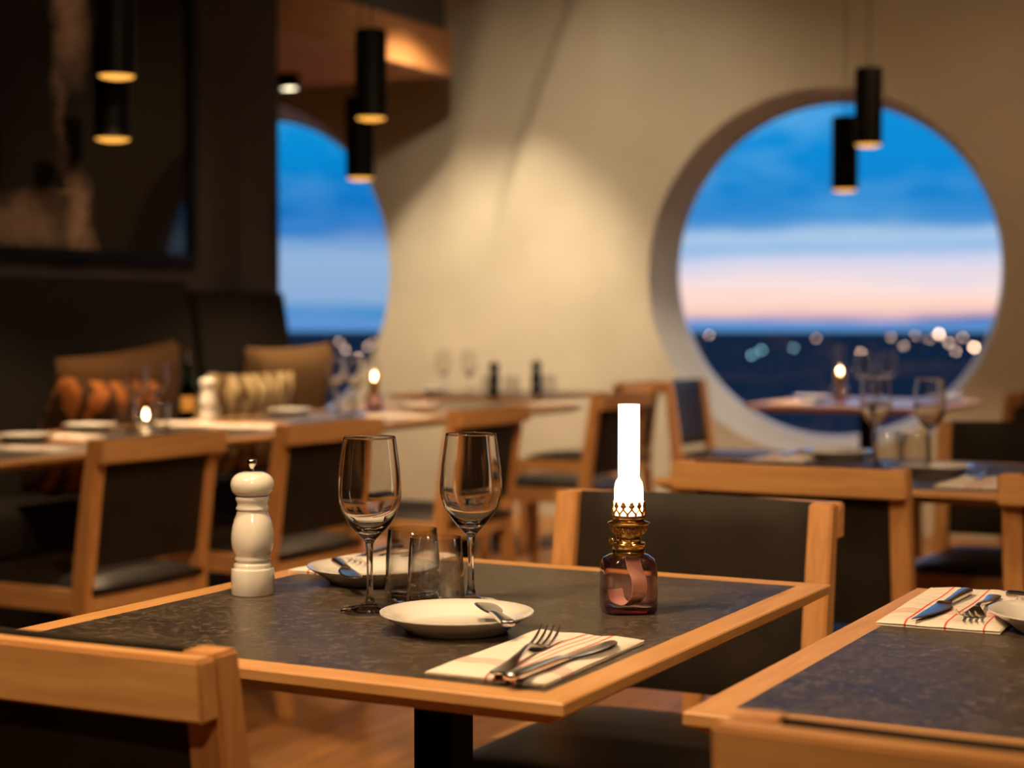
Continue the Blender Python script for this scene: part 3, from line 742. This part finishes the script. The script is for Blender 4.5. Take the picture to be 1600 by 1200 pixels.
    if not clear: light(l, 'POINT', .55, (1.0, .70, .42), (0, 0, .136), .004)
    def flame(bm): lathe(bm, [(0, .116), (.004, .119), (.0055, .126), (.004, .135), (.0015, .142), (0, .145)], 16)
    part('flame', 'lamp_flame', flame, 'flame', l)
    return l
lx, ly = at(982, 955)
oil_lamp(lx, ly, 'lit oil lamp with pink glass base, brass burner and white glowing chimney', rot=TH+.12)
lx, ly = at(1312, 628)
oil_lamp(lx, ly, 'small blurred lit oil lamp on the table before the large round window', True)
lx, ly = at(585, 641)
oil_lamp(lx, ly, 'blurred lit oil lamp on the banquette table in front of the half hidden window', True)
def tealight(x, y, label):
    c = thing('tealight_holder', label, 'candle', (x, y, T+.0004))
    part('glass_cup', 'tea_cup', lambda bm: lathe(bm, [(0, 0), (.026, 0), (.030, .003), (.033, .062), (.0315, .062), (.028, .006), (0, .005)], 32), 'thin', c)
    part('wax', 'tea_wax', lambda bm: lathe(bm, [(0, .0055), (.019, .0055), (.019, .020), (0, .019)], 24), 'porcelain', c)
    part('flame', 'tea_flame', lambda bm: lathe(bm, [(0, .024), (.004, .028), (.0055, .035), (.003, .046), (0, .056)], 14), 'flame', c)
tealight(*at(228, 666), 'small lit candle in a clear cup between the glasses beside the zebra cushion')

# ------------------------------------------------------------------ tableware builders
def wine_glass(x, y, label, group='clear wine glasses'):
    g = thing('wine_glass', label, 'wine glass', (x, y, T+.0004), random.random()*3, group)
    o_b = spline([(.0052, .080), (.0085, .0855), (.0190, .0960), (.0300, .1110), (.0362, .1280), (.0374, .1420), (.0360, .1620), (.0333, .1850), (.0306, .2040)], 6)
    i_b = spline([(.0298, .2040), (.0324, .1850), (.0351, .1620), (.0364, .1420), (.0351, .1285), (.0288, .1130), (.0180, .1010), (.0060, .0960), (0, .0955)], 6)
    part('bowl', 'open_wine_bowl', lambda bm: (lathe(bm, o_b+[(.0304, .2047), (.0300, .2047)]+i_b, 56), bmesh.ops.recalc_face_normals(bm, faces=bm.faces)), 'glass', g, angle=80)
    part('stem', 'open_wine_stem', lambda bm: lathe(bm, spline([(.0065, .0100), (.0046, .0180), (.0038, .030), (.0036, .050), (.0040, .068), (.0052, .080)], 6), 56), 'glass', g, angle=80)
    part('foot', 'open_wine_foot', lambda bm: lathe(bm, [(0, 0), (.0335, 0), (.0345, .0006), (.0345, .0012), (.033, .0020)]+spline([(.033, .0020), (.022, .0030), (.012, .0055), (.0065, .0100)], 5)[1:], 56), 'thin', g, angle=60)
    return g
def tumbler(x, y, label, group='clear water tumblers'):
    o = part('water_glass', 'tumbler', lambda bm: lathe(bm, [(0, .0005), (.028, .0005), (.0322, .001), (.0340, .005), (.0342, .020), (.0325, .055), (.0300, .0872), (.0296, .0880), (.0289, .0876),
        (.0312, .055), (.0328, .022), (.0318, .0140), (.028, .0112), (0, .0108)], 56), 'thin', angle=80, loc=(x, y, T+.0004))
    part('thick_base', 'tumbler_base', lambda bm: lathe(bm, [(0, .0010), (.027, .0010), (.0312, .0025), (.0325, .0060), (.0315, .0100), (.026, .0104), (0, .0102)], 56), 'glass', o)
    return tag(o, label, 'water glass', group)
def plate(x, y, label, group='white side plates', r=.085):
    s = r/.085
    o = part('side_plate', 'side_plate_%.3f' % r, lambda bm: lathe(bm, [(q[0]*s, q[1]) for q in [(0, .002), (.045, .002), (.047, 0), (.056, 0), (.058, .003), (.068, .0095), (.083, .0185), (.085, .0200), (.0848, .0212), (.083, .0215), (.066, .0150), (.056, .0085), (.050, .0065), (0, .0060)]], 72), 'porcelain', angle=50, loc=(x, y, T+.0004))
    return tag(o, label, 'plate', group)
MILL_B = [(0, 0), (.0262, 0), (.0268, .001), (.0268, .0300), (.0262, .0318), (.0240, .0322), (.0233, .0335), (.0236, .0360), (.0228, .0385), (.0209, .0398), (.0209, .0410), (.0224, .0428), (.0226, .0450), (.0214, .0472), (.0216, .0485),
          (.0240, .0530), (.0258, .0600), (.0265, .0680), (.0262, .0760), (.0248, .0850), (.0226, .0930), (.0203, .0990), (.0190, .1025), (.0188, .1040), (.0203, .1055), (.0206, .1070), (.0200, .1085), (.0188, .1100), (.0186, .1130), (.0196, .1155), (.0208, .1180), (.0208, .1200), (.0200, .1220), (.012, .1222), (0, .1222)]
MILL_H = [(0, .1226), (.0180, .1226)]+spline([(.0180, .1226), (.0215, .1243), (.0250, .1282), (.0267, .1345), (.0262, .1405), (.0235, .1460), (.0180, .1503), (.0105, .1523), (0, .1527)], 4)[1:]
MILL_K = [(0, .1520), (.0034, .1520), (.0034, .1530), (.0022, .1542), (.0022, .1565), (.0038, .1590), (.0058, .1625), (.0062, .1645), (.0055, .1668), (.0035, .1682), (0, .1686)]
def mill(x, y, mat, label, tall=1.0):
    m = thing('pepper_mill', label, 'pepper mill', (x, y, T+.0004), 0, 'turned pepper mills'); m.scale = (1, 1, 1)
    part('body', 'mill_body', lambda bm: lathe(bm, MILL_B, 56), mat, m, angle=50)
    part('head', 'mill_head', lambda bm: lathe(bm, MILL_H, 56), mat, m, angle=60)
    part('knob', 'mill_knob', lambda bm: lathe(bm, MILL_K, 28), 'chrome', m, angle=60)
    return m
def napkin(x, y, rz, label, mat='napkin', w_=.125, d_=.245):
    def fn(bm):
        nx, ny = 14, 26
        layers = []
        for (z, sh) in ((.0006, .0), (.0032, -.0012), (.0036, .0008), (.0078, 0)):
            g = []
            for j in range(ny+1):
                row = []
                for i in range(nx+1):
                    u, v = -1+2*i/nx, -1+2*j/ny
                    wv = .0011*math.sin(5*v+2*u)*(.4+.6*abs(u))+.0008*math.sin(9*u+3*v)
                    edge = (1-abs(u)**14)*(1-abs(v)**20)
                    zz = z+(wv if z > .005 else wv*.4)
                    if z == .0078: zz = .0042+(zz-.0042)*max(edge, .0)**.5+.0002
                    if z == .0006: zz = .0006
                    row.append(bm.verts.new((u*(w_/2)+sh, v*d_/2+sh, zz)))
                g.append(row)
            layers.append(g)
        for a, b in ((0, 1), (2, 3)):
            A, B = layers[a], layers[b]
            for G in (A, B):
                for j in range(ny):
                    for i in range(nx): bm.faces.new((G[j][i], G[j][i+1], G[j+1][i+1], G[j+1][i]))
            for j in range(ny):
                for i in (0, nx): bm.faces.new((A[j][i], A[j+1][i], B[j+1][i], B[j][i]))
            for i in range(nx):
                for j in (0, ny): bm.faces.new((A[j][i], A[j][i+1], B[j][i+1], B[j][i]))
    o = part('napkin', 'napkin_%s_%.3f' % (mat, d_), fn, mat, angle=50, loc=(x, y, T), rot=(0, 0, rz))
    return tag(o, label, 'napkin', 'folded red-striped napkins')
def fork(x, y, rz, label, z=T+.0085, pitch=0):
    f = thing('table_fork', label, 'fork', (x, y, z), rz, 'steel forks')
    f.rotation_euler = (pitch, 0, rz)
    # local: handle end at y=-.10, tines at y=+.10, curved face up
    hd = [(-.100, .0030, .0010, .0010), (-.0985, .0030, .0055, .0014), (-.094, .0030, .0080, .0016), (-.080, .0028, .0082, .0017), (-.050, .0036, .0060, .0018), (-.015, .0062, .0036, .0021), (.010, .0085, .0028, .0022), (.026, .0075, .0034, .0020)]
    part('handle', 'fork_handle', lambda bm: ribbon(bm, spline(hd, 4)), 'steel', f)
    def head(bm):
        ribbon(bm, spline([(.024, .0078, .0034, .0019), (.034, .0050, .0085, .0013), (.046, .0030, .0120, .0010), (.054, .0026, .0124, .0009)], 4))
        for k in range(4):
            ribbon(bm, spline([(.052, .0026, .0019, .0009), (.068, .0042, .0017, .0009), (.084, .0085, .0014, .0009), (.098, .0150, .0007, .0006)], 4), x0=(-1.5+k)*.0067)
    part('tines', 'fork_tines', head, 'steel', f)
    return f
def knife(x, y, rz, label, z=T+.0085, L_=1.0, wide=1.0, steak=False):
    k = thing('table_knife', label, 'knife', (x, y, z), rz, 'steel knives')
    hd = [(-.112, .0040, .0020, .0015), (-.110, .0040, .0068, .0034), (-.104, .0040, .0082, .0040), (-.085, .0040, .0078, .0040), (-.050, .0040, .0062, .0036), (-.018, .0040, .0054, .0032), (-.006, .0038, .0062, .0026)]
    hd = [(a*L_, b, c, d) for a, b, c, d in hd]
    part('handle', 'knife_handle_%.2f' % L_, lambda bm: ribbon(bm, spline(hd, 4)), 'steel', k)
    w_ = wide
    if steak: bl = [(y_, z_, h_*w_, t_, (.0098-h_)*w_) for y_, z_, h_, t_ in ((-.008, .0038, .0055, .0022), (.003, .0032, .0080, .0012), (.020, .0030, .0098, .0009), (.045, .0028, .0092, .0008), (.070, .0026, .0072, .0007), (.092, .0024, .0044, .0006), (.112, .0022, .0006, .0004))]
    else: bl = [(-.008, .0038, .0058, .0022, 0), (.002, .0032, .0070*w_, .0012, .001), (.030, .0028, .0092*w_, .0009, .002), (.070, .0026, .0098*w_, .0008, .0022), (.095, .0024, .0080*w_, .0007, .001), (.107, .0022, .0040*w_, .0005, -.002), (.110, .0022, .0006, .0004, -.004)]
    bl = [(a*L_, b, c, d, e) for a, b, c, d, e in bl]
    part('blade', 'knife_blade_%.2f_%.1f_%d' % (L_, wide, steak), lambda bm: ribbon(bm, spline(bl, 5)), 'steel', k)
    return k
def between(a, b):
    """position of the middle and the heading of a piece that runs from a to b (its +y end)"""
    return (a[0]+b[0])/2, (a[1]+b[1])/2, math.atan2(-(b[0]-a[0]), b[1]-a[1])

# ------------------------------------------------------------------ main table
wine_glass(*at(578, 955), 'clear wine glass standing next to the white pepper mill')
wine_glass(*at(736, 942), 'clear wine glass standing between the tumblers and the oil lamp')
tumbler(*at(645, 939), 'clear water tumbler beside the wine glass nearer the pepper mill, partly behind the other tumbler')
tumbler(*at(681, 957), 'clear water tumbler overlapping the other tumbler, behind the plate')
mill(*at(395, 928), 'white_gloss', 'glossy white turned pepper mill with chrome knob at the table edge')
p1 = at(714, 985); plate(*p1, 'white side plate with a butter knife, in front of the glasses and the striped napkin')
p2 = at(582, 908); plate(*p2, 'white side plate partly seen through the tumblers and wine glass')
napkin(-.777, 1.541, .02, 'folded white napkin with red stripes at the wooden table corner')
napkin(-1.283, 2.035, PI-.02, 'folded striped napkin behind the plate seen through the wine glass', d_=.235)
x, y, a = between(at(766, 1061, T+.01), at(868, 992, T+.01)); fork(x, y, a, 'steel fork lying on the striped napkin beside the knife')
x, y, a = between(at(806, 1058, T+.01), at(954, 1005, T+.01)); knife(x, y, a, 'steel table knife lying on the striped napkin beside the fork')
def plate_knife(tip, end, label, z=T+.0225):
    x, y, a = between(end, tip)
    return knife(x, y, a, label, z=z, L_=.68, wide=1.25)
plate_knife(at(753, 944, T+.024), at(792, 976, T+.024), 'short butter knife resting across the plate near the striped napkin')
plate_knife(at(562, 908, T+.024), at(522, 875, T+.024), 'short butter knife resting across the plate beside the white pepper mill')
fork(-1.262, 2.035, PI+.05, 'steel fork on the napkin behind the plate seen through the wine glass')
knife(-1.302, 2.035, PI+.08, 'steel table knife on the napkin behind the plate seen through the wine glass')
# ------------------------------------------------------------------ table beside it
napkin(-.468, 2.028, PI+.03, 'folded red-checked napkin at the corner of the table nearest the frame edge', 'napkin_check', .135, .275)
x, y, a = between(at(1512, 925, T+.01), at(1440, 970, T+.01)); knife(x, y, a, 'steak knife lying on the red-checked napkin', steak=True, wide=1.25, L_=1.0)
x, y, a = between(at(1548, 938, T+.01), at(1516, 966, T+.01)); fork(x, y, a, 'steel fork lying on the red-checked napkin beside the steak knife')
pa = at(1668, 985); plate(*pa, 'white side plate cut off by the frame edge beside the red-checked napkin')
plate_knife((pa[0]+.055, pa[1]+.03), (pa[0]-.065, pa[1]+.062), 'short butter knife on the plate cut off by the frame edge')

# ------------------------------------------------------------------ table with blurred glasses
wine_glass(*at(1368, 722), 'blurred wine glass nearer the small oil lamp, below the large round window')
wine_glass(*at(1452, 727), 'blurred wine glass farther from the small oil lamp, below the large round window')
tumbler(*at(1386, 734), 'blurred tumbler between the two wine glasses below the round window, nearer the lamp')
tumbler(*at(1431, 738), 'blurred tumbler between the two wine glasses below the round window, farther from the lamp')
plate(*at(1312, 717), 'blurred white plate behind the chair rail, left of the two blurred wine glasses')
plate(*at(1462, 741), 'blurred white plate in front of the two blurred wine glasses')
napkin(*at(1240, 716), PI, 'blurred folded napkin on the blue-lit corner of the table behind the chair rail')
napkin(*at(1528, 757), 0, 'blurred folded napkin at the table edge beside the chair corner')
x, y = at(1540, 750); fork(x, y, .05, 'blurred steel fork on the napkin beside the chair corner')
x, y = at(1262, 714); knife(x-.03, y, PI, 'blurred steel knife on the napkin at the blue-lit table corner')
# window table
napkin(-2.30, 6.88, 0, 'small blurred napkin at the corner of the window table'); plate(-2.30, 7.16, 'small blurred white plate on the window table beside the oil lamp')
plate(-1.80, 7.42, 'small blurred white plate at the far side of the window table')
wine_glass(*at(1350, 629), 'small blurred wine glass beside the oil lamp on the window table'); wine_glass(*at(1385, 626), 'small blurred wine glass on the window table between lamp and chair')
tumbler(*at(1370, 636), 'small blurred tumbler beside the oil lamp on the window table')

# ------------------------------------------------------------------ tableware along the banquette
plate(*at(40, 690), 'blurred white plate at the frame edge on the first banquette table')
plate(*at(140, 673), 'blurred white plate between the zebra cushion and the first banquette chair')
plate(*at(452, 648), 'blurred white plate below the taupe cushion')
plate(*at(655, 640), 'blurred white plate below the pale wall, near the third banquette chair')
napkin(*at(55, 704), PI/2, 'blurred striped napkin in front of the plate at the frame edge')
napkin(*at(95, 684), PI/2, 'blurred striped napkin near the zebra cushion and the first chair')
napkin(*at(385, 668), PI/2, 'blurred striped napkin behind the nearer white pepper mill')
napkin(*at(290, 664), PI/2, 'blurred striped napkin beside the blurred white pepper mill')
napkin(*at(625, 652), PI/2, 'blurred striped napkin above the two main wine glasses')
napkin(*at(870, 633), PI/2, 'blurred striped napkin at the end of the banquette tables')
wine_glass(*at(212, 668), 'blurred wine glass by the oil lamp in front of the plain brown cushion'); wine_glass(*at(246, 662), 'blurred wine glass behind the lamp in front of the plain brown cushion')
tumbler(*at(198, 676), 'blurred tumbler on the zebra cushion side of the lamp on the banquette table'); tumbler(*at(248, 675), 'blurred tumbler on the pepper mill side of the lamp on the banquette table')
mill(*at(325, 662), 'white_gloss', 'blurred white pepper mill on the banquette table in front of the cream cushion')
def bottle(x, y, label):
    b = thing('oil_bottle', label, 'bottle', (x, y, T+.0004), 0)
    part('body', 'bottle_body', lambda bm: lathe(bm, [(0, 0), (.024, 0), (.026, .003), (.026, .100), (.022, .115), (.011, .135), (.0095, .150), (.0095, .185), (.0115, .187), (.0115, .196), (.008, .196), (.008, .150), (.0195, .114), (.0235, .099), (.0235, .005), (0, .004)], 32), 'green', b)
    part('pourer', 'bottle_pourer', lambda bm: (lathe(bm, [(0, .194), (.0078, .194), (.006, .205), (0, .205)], 20), tube(bm, [(0, 0, .203), (0, 0, .222), (.006, 0, .236)], .0024, 8)), 'chrome', b)
    part('label', 'bottle_label', lambda bm: lathe(bm, [(.0262, .030), (.0263, .030), (.0263, .080), (.0262, .080)], 32, close=True), 'paper', b)
bottle(*at(294, 655), 'blurred green oil bottle beside the blurred white pepper mill')
wine_glass(*at(524, 641), 'blurred wine glass beside the taupe cushion, in front of the half hidden window'); wine_glass(*at(556, 644), 'blurred wine glass next to the lamp, in front of the half hidden window')
tumbler(*at(540, 650), 'blurred tumbler between two blurred wine glasses before the half hidden window')
wine_glass(-4.03, 6.99, 'blurred wine glass nearer the half hidden window, in front of the pale wall'); wine_glass(-3.93, 7.06, 'blurred wine glass beside the first black mill, in front of the pale wall')
tumbler(-3.88, 7.16, 'blurred tumbler in front of the pale wall near the black mill')
mill(*at(772, 619), 'black_gloss', 'blurred black pepper mill in front of the pale wall, nearer the half hidden window')
mill(*at(838, 615), 'black_gloss', 'blurred black pepper mill in front of the pale wall, nearer the large round window')
tumbler(*at(800, 617), 'blurred tumbler between the two black pepper mills'); tumbler(*at(858, 614), 'blurred tumbler beyond the second black pepper mill')
plate(-4.16, 7.14, 'blurred white plate on the table against the pale wall', r=.075)
